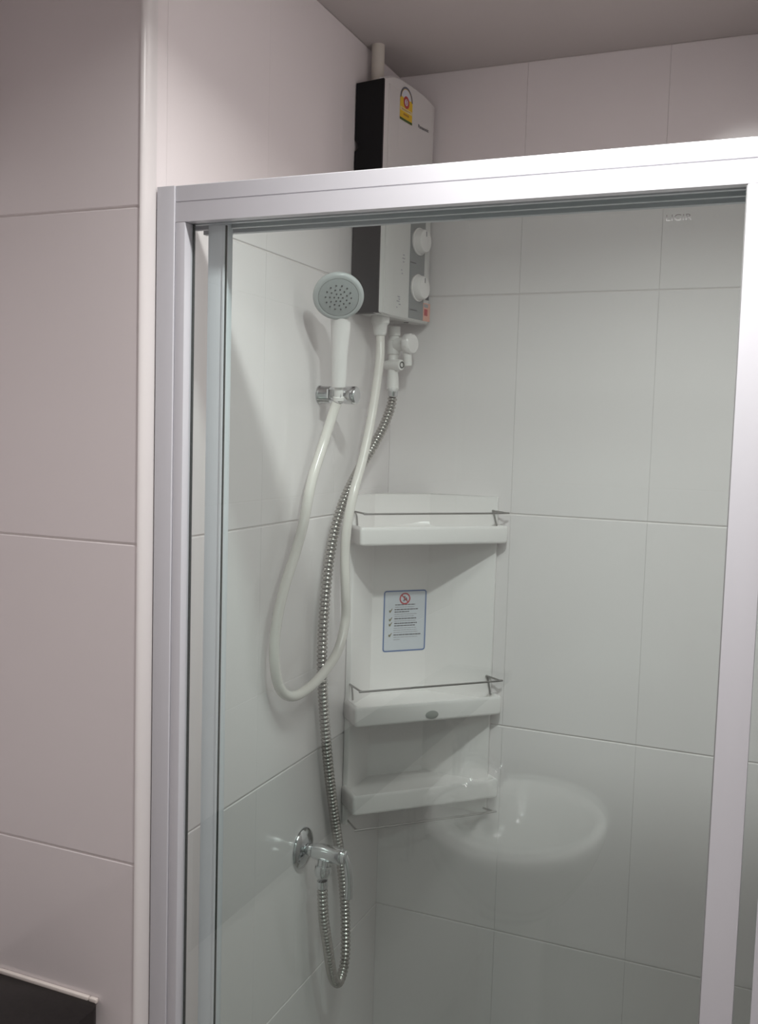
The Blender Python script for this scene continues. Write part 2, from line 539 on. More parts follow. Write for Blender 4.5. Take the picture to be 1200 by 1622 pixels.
# print on the cover
def on_cover(y, z, eps=0.0005): return (HX(y) + eps, y, z)
def bars(lst, eps, m, name, parent, label=None):
    bm = bmesh.new()
    for y0, y1, z0, z1 in lst:
        n = 2
        lo = [bm.verts.new(on_cover(y0 + (y1 - y0) * i / n, z0, eps)) for i in range(n + 1)]
        hi = [bm.verts.new(on_cover(y0 + (y1 - y0) * i / n, z1, eps)) for i in range(n + 1)]
        for i in range(n): bm.faces.new((lo[i], lo[i + 1], hi[i + 1], hi[i]))
    o = obj(name, bm, m, parent)
    if label: tag(o, label)
    if len(lst) > 1: o['kind'] = 'stuff'
    return o
vs, fs = text_mesh('Panasonic', 0.0088, True)
bm = bmesh.new(); mapped(bm, vs, fs, lambda x, y: on_cover(1.692 + x * 1.0, 2.1480 + y))
o = obj('brand_lettering', bm, M_ink, ht); tag(o, 'small dark lettering on the cover')
L = []
for z, y, wd in ((1.915, 1.640, 0.006), (1.909, 1.640, 0.010), (1.903, 1.640, 0.005), (1.888, 1.634, 0.004), (1.882, 1.636, 0.005), (1.840, 1.626, 0.009), (1.836, 1.628, 0.006), (1.832, 1.624, 0.011), (1.827, 1.630, 0.007), (1.821, 1.620, 0.004)):
    L.append((y - wd / 2, y + wd / 2, z - 0.0011, z + 0.0011))
bars(L, 0.0005, M_inkl, 'printed_marks', ht, 'tiny grey print beside the dials')
L = [(1.664, 1.676, 1.8220, 1.8235), (1.674, 1.688, 1.8220, 1.8235), (1.661, 1.680, 1.9055, 1.9075), (1.661, 1.674, 2.0200, 2.0220)]
bars(L, 0.0018, M_ink, 'panel_marks', ht)
# energy label: yellow, arched top
EY0, EY1 = 1.6105, 1.6545
ec = (EY0 + EY1) / 2; er = (EY1 - EY0) / 2
arch = lambda y, zc=2.1800, r=er: zc + math.sqrt(max(0, r * r - (y - ec) ** 2)) * 1.0
el = strip(EY0, EY1, 2.1430, 0, 0.0004, M_yel, 'energy_label', ht, ny=16, label='yellow energy label with arched top and red ring', top=arch)
def ring_on(fn, c, r0, r1, m, name, parent, a0=0, a1=2 * PI, n=28):
    bm = bmesh.new()
    A = [bm.verts.new(fn(c[0] + r0 * math.cos(a0 + (a1 - a0) * i / n), c[1] + r0 * math.sin(a0 + (a1 - a0) * i / n))) for i in range(n + 1)]
    B = [bm.verts.new(fn(c[0] + r1 * math.cos(a0 + (a1 - a0) * i / n), c[1] + r1 * math.sin(a0 + (a1 - a0) * i / n))) for i in range(n + 1)]
    for i in range(n): bm.faces.new((A[i], A[i + 1], B[i + 1], B[i]))
    return obj(name, bm, m, parent)
e8 = lambda y, z: on_cover(y, z, 0.0007)
e9 = lambda y, z: on_cover(y, z, 0.0009)
ring_on(e8, (ec, 2.180), 0.0001, er * 0.80, M_paper, 'label_field', el, 0.15, PI - 0.15)
ring_on(e8, (ec, 2.180), er * 0.84, er * 1.0, M_navy, 'label_arch', el, 0, PI)
ring_on(e9, (ec, 2.176), 0.0058, 0.0105, M_red, 'label_ring', el)
ring_on(e9, (ec, 2.176), 0.0001, 0.0057, M_paper, 'label_disc', el)
vs, fs = text_mesh('5', 0.011, True)
bm = bmesh.new(); mapped(bm, vs, fs, lambda x, y: on_cover(ec + x, 2.176 + y, 0.0011)); obj('label_number', bm, M_red, el)
o = bars([(EY0 + 0.001, EY1 - 0.001, 2.1590, 2.1650)], 0.0007, M_yel2, 'label_band', el)
bars([(EY0, EY1, 2.1430, 2.1470)], 0.0007, M_grn, 'label_foot', el)
bars([(EY0 + 0.005, EY1 - 0.006, 2.1620, 2.1630), (EY0 + 0.006, EY1 - 0.018, 2.1605, 2.1612), (EY0 + 0.012, EY1 - 0.012, 2.1525, 2.1560)], 0.0009, mat('label_brown', (0.45, 0.22, 0.03), 0.5), 'label_text', el)
# dark bar and salmon warning sticker at the lower right of the cover
bars([(1.7160, 1.7280, 1.8460, 1.8800)], 0.0006, M_ink, 'model_strip', ht, 'narrow dark strip at right edge')
wst = strip(1.7060, 1.7335, 1.8070, 1.8400, 0.0006, M_orange, 'warning_sticker', ht, label='salmon sticker with dark red square')
bars([(1.7130, 1.7240, 1.8170, 1.8290)], 0.0009, M_red, 'sticker_square', wst)
bars([(1.7120, 1.7260, 1.8320, 1.8380)], 0.0009, M_inkl, 'sticker_text', wst)
# outlet nipple beneath
bm = bmesh.new(); lathe(bm, (-0.685, 1.610, HB + 0.002), (0, 0.02, -1), [(0, 0.0165), (0.012, 0.0165), (0.016, 0.013), (0.030, 0.0115), (0.034, 0.0095), (0.035, 0.0)], 28)
o = obj('outlet_connector', bm, M_white, ht, 40); tag(o, 'white outlet connector beneath')
bm = bmesh.new(); lathe(bm, (-0.667, 1.690, HB + 0.0015), (0, 0, -1), [(0, 0.0045), (0.0025, 0.0045), (0.003, 0)], 16)
o = obj('drain_plug', bm, M_seal, ht, 40); tag(o, 'black plug beneath')
place(ht, (XL, 1.64, HB))

# conduit pipe from ceiling into the heater
bm = bmesh.new(); tube(bm, [(-0.698, 1.600, 2.186), (-0.697, 1.596, 2.23), (-0.696, 1.594, ZC + 0.002)], 0.0112, 20)
tag(obj('conduit_pipe', bm, M_cream, None, 40), 'short cream conduit pipe from ceiling to top of the heater', 'pipe')

# ------------------------------------------------------------------ inlet valve cluster under the heater
iv = thing('inlet_valve', 'white plastic inlet stop valve with round knob under the heater', 'valve')
bx0, by0 = -0.690, 1.690
bm = bmesh.new(); lathe(bm, (bx0, by0, HB - 0.008), (0, 0, -1), [(0, 0.0115), (0.016, 0.0115), (0.018, 0.0095), (0.024, 0.0095), (0.026, 0.0125), (0.05, 0.0125), (0.052, 0.0095), (0.064, 0.0095), (0.066, 0.0110), (0.084, 0.0110), (0.085, 0)], 28)
obj('valve_body', bm, M_white, iv, 40)
bm = bmesh.new(); lathe(bm, (bx0 + 0.006, by0 - 0.002, 1.7620), (1, -0.25, 0), [(0, 0.0125), (0.018, 0.0125), (0.019, 0.0115), (0.022, 0.0115)], 28)
obj('knob_stem', bm, M_white, iv, 40)
bm = bmesh.new()
seg = 32
o3 = Vector((bx0 + 0.027, by0 - 0.0072, 1.7620)); ax = Vector((1, -0.25, 0)).normalized(); u, v = frame_of(ax)
rings = []
for t, r, fl in ((0, 0.0178, 1), (0.002, 0.0192, 1), (0.013, 0.0192, 1), (0.016, 0.0165, 0.5), (0.0165, 0.0001, 0)):
    rings.append([bm.verts.new(o3 + ax * t + r * (1 - 0.05 * fl * (k % 4 == 0)) * (math.cos(2 * PI * k / seg) * u + math.sin(2 * PI * k / seg) * v)) for k in range(seg)])
for a, b in zip(rings, rings[1:]):
    for k in range(seg): bm.faces.new((a[k], a[(k + 1) % seg], b[(k + 1) % seg], b[k]))
bm.faces.new(rings[0][::-1])
obj('valve_knob', bm, M_whiteg, iv, 40)
bm = bmesh.new(); lathe(bm, (bx0 + 0.030, by0 - 0.008, 1.748), (0.1, 0, -1), [(0, 0.0085), (0.026, 0.0075), (0.027, 0)], 20)
obj('lower_stub', bm, M_white, iv, 40)
bm = bmesh.new(); lathe(bm, (bx0 - 0.012, by0 - 0.006, 1.7235), (1, -0.3, 0), [(0, 0.0085), (0.012, 0.0105), (0.034, 0.0100), (0.036, 0.0095), (0.037, 0)], 28)
sp = obj('side_spindle', bm, M_white, iv, 40)
ax = Vector((1, -0.3, 0)).normalized(); u, v = frame_of(ax); c0 = Vector((bx0 - 0.012, by0 - 0.006, 1.7235)) + ax * 0.0371
o = ring_on(lambda a, b: c0 + ax * 0.0003 + u * a + v * b, (0, 0), 0.0040, 0.0062, M_seal, 'screw_ring', sp)
bm = bmesh.new(); lathe(bm, (-0.688, 1.683, 1.7150), (0.16, -0.32, -0.95), [(0, 0.0090), (0.006, 0.0098), (0.024, 0.0112), (0.040, 0.0112), (0.043, 0.0085), (0.044, 0)], 24)
o = obj('hose_nut', bm, M_white, iv, 40)
place(iv, (bx0, by0, 1.70))

# ------------------------------------------------------------------ white shower hose
W = [(-0.6850,1.6110,1.7720),(-0.6830,1.6090,1.7500),(-0.6800,1.5985,1.7157),(-0.6750,1.5642,1.6369),(-0.6720,1.5245,1.5606),(-0.6720,1.4867,1.4975),(-0.6760,1.4734,1.4450),(-0.6800,1.4752,1.3913),(-0.6800,1.4817,1.3261),(-0.6820,1.4880,1.2790),(-0.6800,1.4596,1.2351),(-0.6820,1.4146,1.2080),(-0.6850,1.3645,1.1909),(-0.6900,1.3143,1.1881),(-0.6950,1.2821,1.2099),(-0.6960,1.2662,1.2598),(-0.6960,1.2719,1.3116),(-0.6960,1.2935,1.3612),(-0.6950,1.3222,1.4065),(-0.6920,1.3436,1.4539),(-0.6880,1.3626,1.5222),(-0.6830,1.3918,1.5816),(-0.6750,1.4049,1.6269),(-0.6695,1.4072,1.6440)]
P = resample(catmull(W, 8), 0.006)
bm = bmesh.new(); tube(bm, P, 0.0080, 18)
tag(obj('shower_hose', bm, M_hose, None, 60), 'smooth ivory plastic shower hose looping from heater to spray head', 'hose')

# ------------------------------------------------------------------ hand shower
hs = thing('hand_shower', 'white hand shower with round grey spray face, clipped on left wall', 'shower head')
hc = Vector((-0.6470, 1.3560, 1.8030))
nrm = Vector((0.40, -0.74, -0.54)).normalized()
hb = Vector((-0.6668, 1.4070, 1.6700)); htop = hc - nrm * 0.031 + Vector((0.0045, 0.0, -0.026))
bm = bmesh.new()
lathe(bm, hc - nrm * 0.020, nrm, [(0, 0.0), (0.001, 0.014), (0.005, 0.026), (0.011, 0.035), (0.016, 0.0385), (0.0195, 0.0390), (0.0225, 0.0375), (0.0240, 0.0340), (0.0235, 0.0310)], 56, cap=False)
o = obj('head_shell', bm, M_headrim, hs, 60); tag(o, 'pale grey rounded head rim')
u, v = frame_of(nrm)
bm = bmesh.new()
lathe(bm, hc, nrm, [(0.0010, 0.0312), (0.0032, 0.0305), (0.0036, 0.0280), (0.0042, 0.0), ], 48, cap=False)
o = obj('spray_face', bm, M_head, hs, 60); tag(o, 'grey spray face')
bm = bmesh.new()
cnt = [(1, 0.0), (6, 0.0065), (11, 0.0130), (14, 0.0195), ]
for n_, r_ in cnt:
    for k in range(n_):
        a = 2 * PI * (k + 0.5 * (n_ % 4 == 0)) / n_
        c = hc + nrm * 0.0037 + u * (r_ * math.cos(a)) + v * (r_ * math.sin(a))
        lathe(bm, c, nrm, [(0, 0.0014), (0.0011, 0.0012), (0.0012, 0)], 8)
o = obj('spray_nozzles', bm, M_nozzle, o, 40); o['kind'] = 'stuff'
# handle: continuous tapered tube
HPts = catmull([hb, hb.lerp(htop, 0.35) + Vector((0.0, 0.001, 0)), hb.lerp(htop, 0.75) + Vector((0, 0.004, 0)), htop, hc - nrm * 0.0195], 10)
def hr(i):
    t = i / (len(HPts) - 1)
    return 0.0112 + 0.0026 * min(1, t * 2.2) + (0.002 * math.sin(PI * min(1, max(0, (t - 0.3) / 0.7))))
bm = bmesh.new(); tube(bm, HPts, hr, 24)
obj('handle', bm, M_whiteg, hs, 60)
d = (hb - htop).normalized()
bm = bmesh.new(); lathe(bm, hb - d * 0.004, d, [(0, 0.0070), (0.001, 0.0074), (0.020, 0.0070), (0.021, 0.0088), (0.026, 0.0088), (0.027, 0.0)], 24)
obj('hose_collar', bm, M_white, hs, 40)
place(hs, hb)

# holder
hd = thing('shower_holder', 'short chrome wall bracket holding the hand shower', 'shower holder')
hy, hz = 1.4390, 1.6575
bm = bmesh.new(); lathe(bm, (XL, hy, hz), (1, 0, 0), [(0, 0.0160), (0.0005, 0.0160), (0.003, 0.0150), (0.004, 0.0142), (0.020, 0.0142), (0.021, 0.0135), (0.0215, 0.0)], 36)
obj('wall_base', bm, M_chrome, hd, 40)
bm = bmesh.new(); lathe(bm, (XL + 0.021, hy, hz), (1, 0, 0), [(0, 0.0095), (0.014, 0.0095)], 28)
obj('neck', bm, M_chrome, hd, 40)
bm = bmesh.new(); lathe(bm, (XL + 0.035, hy, hz), (1, 0, 0), [(0, 0.0), (0.0, 0.0120), (0.003, 0.0145), (0.008, 0.0125), (0.012, 0.0145), (0.030, 0.0145), (0.032, 0.0130), (0.033, 0.0)], 36)
obj('clip_knob', bm, M_chrome, hd, 40)
bm = bmesh.new()
cc = Vector((-0.6745, 1.4060, hz))
pts = []
for k in range(15):
    a = math.radians(-95 + 190 * k / 14)
    pts.append((cc.x + 0.0125 * math.cos(a + PI / 2), cc.y + 0.0125 * math.sin(a + PI / 2)))
for k in range(15):
    a = math.radians(95 - 190 * k / 14)
    pts.append((cc.x + 0.0102 * math.cos(a + PI / 2), cc.y + 0.0102 * math.sin(a + PI / 2)))
prism(bm, pts, hz - 0.006, hz + 0.008)
obj('clip', bm, M_chrome, hd, 40)
place(hd, (XL, hy, hz))

# ------------------------------------------------------------------ flexible steel hose
Mp = [(-0.6755,1.6570,1.6760),(-0.6780,1.6600,1.6600),(-0.6800,1.6544,1.6396),(-0.6840,1.6307,1.6047),(-0.6900,1.6036,1.5727),(-0.6935,1.5725,1.5460),(-0.6955,1.5304,1.5106),(-0.6980,1.4979,1.4740),(-0.7000,1.4746,1.4326),(-0.7010,1.4577,1.3808),(-0.7010,1.4467,1.3184),(-0.7010,1.4406,1.2554),(-0.7010,1.4410,1.2018),(-0.7010,1.4518,1.1344),(-0.7010,1.4653,1.0650),(-0.7010,1.4809,1.0046),(-0.7010,1.4995,0.9419),(-0.7005,1.5158,0.8904),(-0.6995,1.5365,0.8245),(-0.6950,1.5428,0.7641),(-0.6900,1.5409,0.7070),(-0.6850,1.5307,0.6540),(-0.6800,1.5025,0.6346),(-0.6770,1.4777,0.6416),(-0.6750,1.4540,0.6728),(-0.6720,1.4298,0.7307),(-0.6720,1.4094,0.7956),(-0.6720,1.4010,0.8600)]
P = resample(catmull(Mp, 10), 0.0012)
# bring the loop tight: corrugated rings every six samples
prof = (0.0081, 0.0090, 0.0091, 0.0083, 0.0066, 0.0066)
sh = thing('metal_hose', 'ribbed flexible steel hose from inlet valve down to wall angle valve', 'hose')
bm = bmesh.new(); tube(bm, P[6:-8], lambda i: prof[i % 6], 14)
bm.faces.ensure_lookup_table()
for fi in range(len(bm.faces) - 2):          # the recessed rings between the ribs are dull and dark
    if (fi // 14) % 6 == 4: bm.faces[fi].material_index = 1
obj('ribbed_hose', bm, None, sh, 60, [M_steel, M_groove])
bm = bmesh.new(); tube(bm, P[:9], 0.0092, 18); obj('ferrule', bm, M_chrome, sh, 40)
bm = bmesh.new(); tube(bm, P[-12:], 0.0090, 18); obj('ferrule', bm, M_chrome, sh, 40)
place(sh, Mp[-1])

# ------------------------------------------------------------------ chrome angle valve
av = thing('angle_valve', 'chrome angle valve with round wall plate low on left wall', 'valve')
vx, vy_, vz = XL, 1.412, 0.902
bm = bmesh.new(); lathe(bm, (vx, vy_, vz), (1, 0, 0), [(0, 0.0345), (0.002, 0.0345), (0.005, 0.0325), (0.009, 0.024), (0.012, 0.015), (0.013, 0.0125), (0.014, 0.0)], 48)
obj('wall_plate', bm, M_chrome, av, 50)
bm = bmesh.new(); lathe(bm, (vx + 0.012, vy_, vz), (1, -0.02, 0), [(0, 0.0100), (0.008, 0.0100), (0.009, 0.0120), (0.020, 0.0140), (0.060, 0.0140), (0.063, 0.0130), (0.0635, 0.0)], 36)
obj('valve_body', bm, M_chrome, av, 45)
bm = bmesh.new(); lathe(bm, (-0.672, vy_ - 0.006, vz - 0.008), (0, -0.16, -1), [(0, 0.0100), (0.010, 0.0100), (0.0105, 0.0135), (0.020, 0.0145), (0.026, 0.0125), (0.030, 0.0098), (0.031, 0.0)], 30)
obj('outlet_nut', bm, M_chrome, av, 40)
bm = bmesh.new(); tube(bm, catmull([(vx + 0.0765, vy_, vz + 0.004), (vx + 0.084, vy_, vz - 0.012), (vx + 0.088, vy_, vz - 0.040), (vx + 0.088, vy_, vz - 0.068)], 6), lambda i: 0.0065 + 0.0006 * (i / 18), 18)
obj('lever_handle', bm, M_chrome, av, 50)
bm = bmesh.new(); lathe(bm, (vx + 0.073, vy_, vz), (1, 0, 0), [(0, 0.0118), (0.008, 0.0118), (0.010, 0.0100), (0.0105, 0)], 30)
obj('lever_hub', bm, M_chrome, av, 40)
place(av, (vx, vy_, vz))

# ------------------------------------------------------------------ corner shelf unit
cs = thing('corner_shelf', 'white plastic three-tier corner shelf unit with steel guard wires', 'shelf')
XW, YW = -0.7045, 1.7350          # front faces of the two wings
CP = -2.360                        # centre plane x - y = CP (45 degrees across the corner)
XLw, YLe, XRe = XL + 0.0006, 1.5665, -0.4930
zp0, zp1 = 0.8860, 1.4865
bm = bmesh.new()
A = (XW, XW - CP); B = (YW + CP, YW)
prism(bm, [(XLw, YLe), (XW, YLe), A, B, (XRe, YW), (XRe, YB - 0.0006), (B[0] - 0.004, YB - 0.0006), (XLw, A[1] + 0.004)], zp0, zp1, 0.0018)
obj('back_panel', bm, M_whiteg, cs, 35)
FL = Vector((-0.6735, 1.5215)); FR = Vector((-0.4675, 1.7275))
t45 = Vector((1, 1)).normalized(); n45 = Vector((1, -1)).normalized()   # n45 points to the room
SL = (XLw, FL.y + (FL.x - XLw)); SR = (FR.x - (YB - 0.0006 - FR.y), YB - 0.0006)
def shelf(zb, th):
    zt = zb + th
    bm = bmesh.new()
    outer = [SL, tuple(FL), tuple(FR), SR, (XLw + 0.06, YB - 0.0006 - 0.0), (XLw, YB - 0.06)]
    outer = [SL, tuple(FL), tuple(FR), SR, (B[0] - 0.0, YB - 0.0006), (XLw, A[1])]
    cen = Vector((sum(p[0] for p in outer) / 6, sum(p[1] for p in outer) / 6))
    def ins(p, k):
        d_ = cen - Vector(p); return Vector(p) + d_.normalized() * k
    def rndc(pts, r=0.006, n=5):
        out = []
        m_ = len(pts)
        for i in range(m_):
            p = Vector(pts[i])
            if i in (1, 2):
                a = Vector(pts[i - 1]); b = Vector(pts[(i + 1) % m_])
                da = (a - p).normalized(); db = (b - p).normalized()
                p0 = p + da * r; p1 = p + db * r
                for k in range(n + 1):
                    t = k / n
                    out.append(p0 * (1 - t) ** 2 + p * 2 * t * (1 - t) + p1 * t * t)
            else:
                for k in range(1): out.append(p)
        return out
    O = rndc(outer)
    cen2 = cen
    def lv(k, z, r=0):
        vs_ = []
        for p in O:
            d_ = (cen2 - p)
            vs_.append(bm.verts.new((p.x + d_.x / d_.length * k, p.y + d_.y / d_.length * k, z)))
        return vs_
    L_ = [lv(0.006, zb), lv(0.0015, zb + 0.0015), lv(0.0002, zb + 0.005), lv(0.0, zt - 0.006), lv(0.0012, zt - 0.0018), lv(0.0035, zt), lv(0.0075, zt), lv(0.0095, zt - 0.0015), lv(0.0110, zt - 0.011)]
    n_ = len(O)
    for a, b in zip(L_, L_[1:]):
        for i in range(n_): bm.faces.new((a[i], a[(i + 1) % n_], b[(i + 1) % n_], b[i]))
    bm.faces.new(L_[0][::-1]); bm.faces.new(L_[-1])
    return bm
shz = [(1.4030, 0.0320), (1.0830, 0.0350), (0.9240, 0.0360)]
SH = [obj('shelf', shelf(z, t), M_whiteg, cs, 50) for z, t in shz]
# logo badge on the middle shelf
cL = Vector((-0.5690, 1.6260, 1.0950))
bm = bmesh.new()
n3 = Vector((n45.x, n45.y, 0)); t3 = Vector((t45.x, t45.y, 0))
ring = lambda k, e, s: [bm.verts.new(cL + n3 * e + t3 * (0.0125 * s * math.cos(a)) + Vector((0, 0, 0.0075 * s * math.sin(a)))) for a in [2 * PI * i / 28 for i in range(28)]]
cL = cL + n3 * ((-2.195 - (cL.x - cL.y)) / -1.41421 * -1)
r0 = ring(0, -0.0002, 1.0); r1 = ring(0, 0.0012, 1.0); r2 = ring(0, 0.0018, 0.85)
for a, b in ((r0, r1), (r1, r2)):
    for i in range(28): bm.faces.new((a[i], a[(i + 1) % 28], b[(i + 1) % 28], b[i]))
bm.faces.new(r2)
o = obj('oval_badge', bm, M_logo, SH[1], 40); tag(o, 'small grey oval badge')
# guard wires
def wire(z, zl, zr, front_off, r, post=True, zb=None, endL=None, endR=None, name='guard_wire'):
    fl = Vector((-0.6665 , 1.5285, z)) + n3 * front_off
    fr = Vector((-0.4715, 1.7235, z)) + n3 * front_off
    el_ = Vector(endL) if endL else Vector((XW - 0.002, 1.5665, zl))
    er_ = Vector(endR) if endR else Vector((-0.5015, YW - 0.0005, zr))
    pts = []
    if post:
        pts += [Vector((XW + 0.001, 1.5760, zb)), Vector((XW + 0.0005, 1.5720, zl - 0.008)), Vector((el_.x + 0.001, el_.y, zl - 0.001))]
    else:
        pts += [el_]
    pts += [el_.lerp(fl, 0.15), el_.lerp(fl, 0.85)]
    for t in (0.35, 0.7): pts.append((el_.lerp(fl, 0.85)).lerp(fl, t).lerp(fl.lerp(fr, 0.02), t * t))
    pts += [fl.lerp(fr, 0.025), fl.lerp(fr, 0.5), fl.lerp(fr, 0.975)]
    pts += [fr.lerp(er_, 0.15), er_.lerp(fr, 0.15)]
    if post:
        pts += [Vector((er_.x, er_.y - 0.001, zr)), Vector((er_.x + 0.004, er_.y - 0.001, zr - 0.010)), Vector((er_.x + 0.009, er_.y - 0.001, zb))]
    else:
        pts += [er_]
    bm = bmesh.new(); tube(bm, catmull(pts, 6), r, 10)
    return obj(name, bm, M_wire, cs, 60)
wire(1.4585, 1.4585, 1.4605, 0.0, 0.0017, True, 1.4330)
wire(1.1470, 1.1470, 1.1500, 0.0, 0.0019, True, 1.1160)
wire(0.8960, 0.8885, 0.8945, -0.004, 0.0019, False, None, (XW - 0.001, 1.5720, 0.8930), (-0.4985, YW, 0.8960))
place(cs, (XL + 0.03, YB - 0.03, zp0))

# ------------------------------------------------------------------ notice sticker on the shelf back panel

sx0, sw, szb, shh = Vector((-0.6885, -0.6885 - CP, 0)), 0.0890, 1.1855, 0.1180
def S(uv_eps):
    return lambda a, b: sx0 + t3 * a + n3 * uv_eps + Vector((0, 0, szb + b))
def rrect(bm, f, u0, v0, u1, v1, r, n=5, hole=None):
    def loop(u0, v0, u1, v1, r):
        out = []
        for cx_, cy_, a0 in ((u1 - r, v1 - r, 0), (u0 + r, v1 - r, PI / 2), (u0 + r, v0 + r, PI), (u1 - r, v0 + r, 1.5 * PI)):
            for k in range(n + 1):
                a = a0 + k / n * PI / 2
                out.append((cx_ + r * math.cos(a), cy_ + r * math.sin(a)))
        return out
    O = [bm.verts.new(f(*p)) for p in loop(u0, v0, u1, v1, r)]
    if hole:
        I = [bm.verts.new(f(*p)) for p in loop(u0 + hole, v0 + hole, u1 - hole, v1 - hole, max(r - hole, 0.0005))]
        for i in range(len(O)):
            j = (i + 1) % len(O); bm.faces.new((O[i], O[j], I[j], I[i]))
    else:
        bm.faces.new(O)
bm = bmesh.new(); rrect(bm, S(0.0004), 0, 0, sw, shh, 0.006)
r = bmesh.ops.extrude_face_region(bm, geom=list(bm.faces))
for v_ in [e for e in r['geom'] if isinstance(e, bmesh.types.BMVert)]: v_.co -= n3 * 0.0006
st = obj('notice_sticker', bm, M_paper, cs); st.location = -cs.location; tag(st, 'white notice sticker with blue border')
def sp_(bm, m_, name, label=None):
    o = obj(name, bm, m_, st)
    if label: tag(o, label)
    return o
bm = bmesh.new(); rrect(bm, S(0.0006), 0.0006, 0.0006, sw - 0.0006, shh - 0.0006, 0.0055, 5, 0.0024); sp_(bm, M_blue, 'border_line')
rc = (sw * 0.49, shh - 0.0165)
o = ring_on(S(0.0008), rc, 0.0085, 0.0112, M_red, 'prohibition_ring', st)
bm = bmesh.new(); f = S(0.0009); d1 = Vector((-0.7071, 0.7071)); d2 = Vector((0.7071, 0.7071))
c_ = Vector(rc)
q = [c_ + d1 * 0.009 + d2 * 0.0011, c_ + d1 * 0.009 - d2 * 0.0011, c_ - d1 * 0.009 - d2 * 0.0011, c_ - d1 * 0.009 + d2 * 0.0011]
bm.faces.new([bm.verts.new(f(*p)) for p in q]); sp_(bm, M_red, 'prohibition_bar')
# dark pictogram inside the ring
bm = bmesh.new(); f = S(0.00085)
for px_, py_, rx_, ry_ in ((-0.0008, 0.0028, 0.0020, 0.0022), (0.0012, -0.0015, 0.0042, 0.0016), (-0.0020, -0.0040, 0.0025, 0.0009), (0.0030, 0.0008, 0.0012, 0.0020)):
    bm.faces.new([bm.verts.new(f(rc[0] + px_ + rx_ * math.cos(2 * PI * i / 14), rc[1] + py_ + ry_ * math.sin(2 * PI * i / 14))) for i in range(14)])
sp_(bm, M_ink, 'pictogram')
rows = [(0.0880, 0.024, 0.041, 1, 0.0011), (0.0835, 0.024, 0.039, 0, 0.0008), (0.0790, 0.023, 0.048, 1, 0.0012), (0.0745, 0.023, 0.030, 1, 0.0011),
        (0.0700, 0.023, 0.046, 0, 0.0008), (0.0660, 0.023, 0.040, 0, 0.0008), (0.0615, 0.023, 0.045, 1, 0.0012), (0.0570, 0.023, 0.044, 0, 0.0008),
        (0.0525, 0.023, 0.047, 1, 0.0012), (0.0480, 0.023, 0.043, 1, 0.0011), (0.0435, 0.022, 0.046, 0, 0.0007), (0.0395, 0.022, 0.048, 0, 0.0007),
        (0.0355, 0.022, 0.050, 0, 0.0007), (0.0305, 0.022, 0.056, 1, 0.0012), (0.0260, 0.022, 0.050, 0, 0.0007), (0.0215, 0.022, 0.014, 0, 0.0007)]
rows = [(b * 1.0 + 0.002, u, w_, k, h) for b, u, w_, k, h in rows]
for kk, mm, nm in ((1, M_ink, 'bold_text'), (0, M_inkl, 'small_text')):
    bm = bmesh.new(); f = S(0.0007)
    for b, u_, w_, k, h in rows:
        if k != kk: continue
        x = u_
        while x < u_ + w_:
            l = random.uniform(0.003, 0.008); e = min(x + l, u_ + w_)
            bm.faces.new([bm.verts.new(f(*p)) for p in ((x, b - h / 1.3), (e, b - h / 1.3), (e, b + h / 1.3), (x, b + h / 1.3))])
            x = e + 0.0008
    sp_(bm, mm, nm)['kind'] = 'stuff'
for b in (0.0790, 0.0625, 0.0530, 0.0325):
    bm = bmesh.new(); f = S(0.0008)
    bb = b - 0.001
    pts = [(0.0115, bb + 0.0012), (0.0130, bb + 0.0026), (0.0142, bb + 0.0012), (0.0178, bb + 0.0056), (0.0186, bb + 0.0046), (0.0146, bb - 0.0026), (0.0124, bb - 0.0020)]
    bm.faces.new([bm.verts.new(f(*p)) for p in pts]); sp_(bm, M_olive, 'check_mark')

# ------------------------------------------------------------------ vanity ledge at the lower left, basin, seen again as a reflection in the glass
vn = thing('vanity_counter', 'dark granite vanity counter with rounded corner against the left tiles', 'counter')
XC0, XC1, zc_ = XB + 0.002, -0.7660, 0.8660
bm = bmesh.new()
ptc = [(XC0, -0.90), (XC1, -0.90)]
rr = 0.016
for k in range(7):
    a = k / 6 * PI / 2
    ptc.append((XC1 - rr + rr * math.cos(a), Y0 - 0.004 - rr + rr * math.sin(a)))
ptc += [(XC0, Y0 - 0.004)]
prism(bm, ptc, zc_ - 0.030, zc_, 0.0012)
obj('worktop', bm, M_counter, vn, 40)
for k in range(4):
    y0_ = -0.88 + k * 0.455
    bm = bx(XC1 - 0.030, XC1 - 0.012, y0_ + 0.002, y0_ + 0.453, 0.10, zc_ - 0.034, 0.001)
    d_ = obj('cabinet_door', bm, M_cab, vn)
    bm = bmesh.new(); tube(bm, [(XC1 - 0.012, y0_ + 0.40, 0.62), (XC1 + 0.010, y0_ + 0.40, 0.62), (XC1 + 0.010, y0_ + 0.40, 0.74), (XC1 - 0.012, y0_ + 0.40, 0.74)], 0.004, 8)
    obj('pull_handle', bm, M_chrome, d_, 60)
obj('carcass', bx(XC0 + 0.001, XC1 - 0.031, -0.88, Y0 - 0.005, 0.0, zc_ - 0.031), M_cab, vn)
bm = bmesh.new(); box(bm, XC0, XC1 - 0.020, Y0 - 0.0065, Y0 - 0.0004, zc_ - 0.002, zc_ + 0.0045, 0.0018)
box(bm, XC1 - 0.0190, XC1 - 0.007, Y0 - 0.0065, Y0 - 0.0004, zc_ - 0.002, zc_ + 0.0045, 0.0018)
o = obj('caulk_bead', bm, M_caulk, vn, 40); tag(o, 'white caulk bead along the tiles')
place(vn, (XC0, 0, 0))

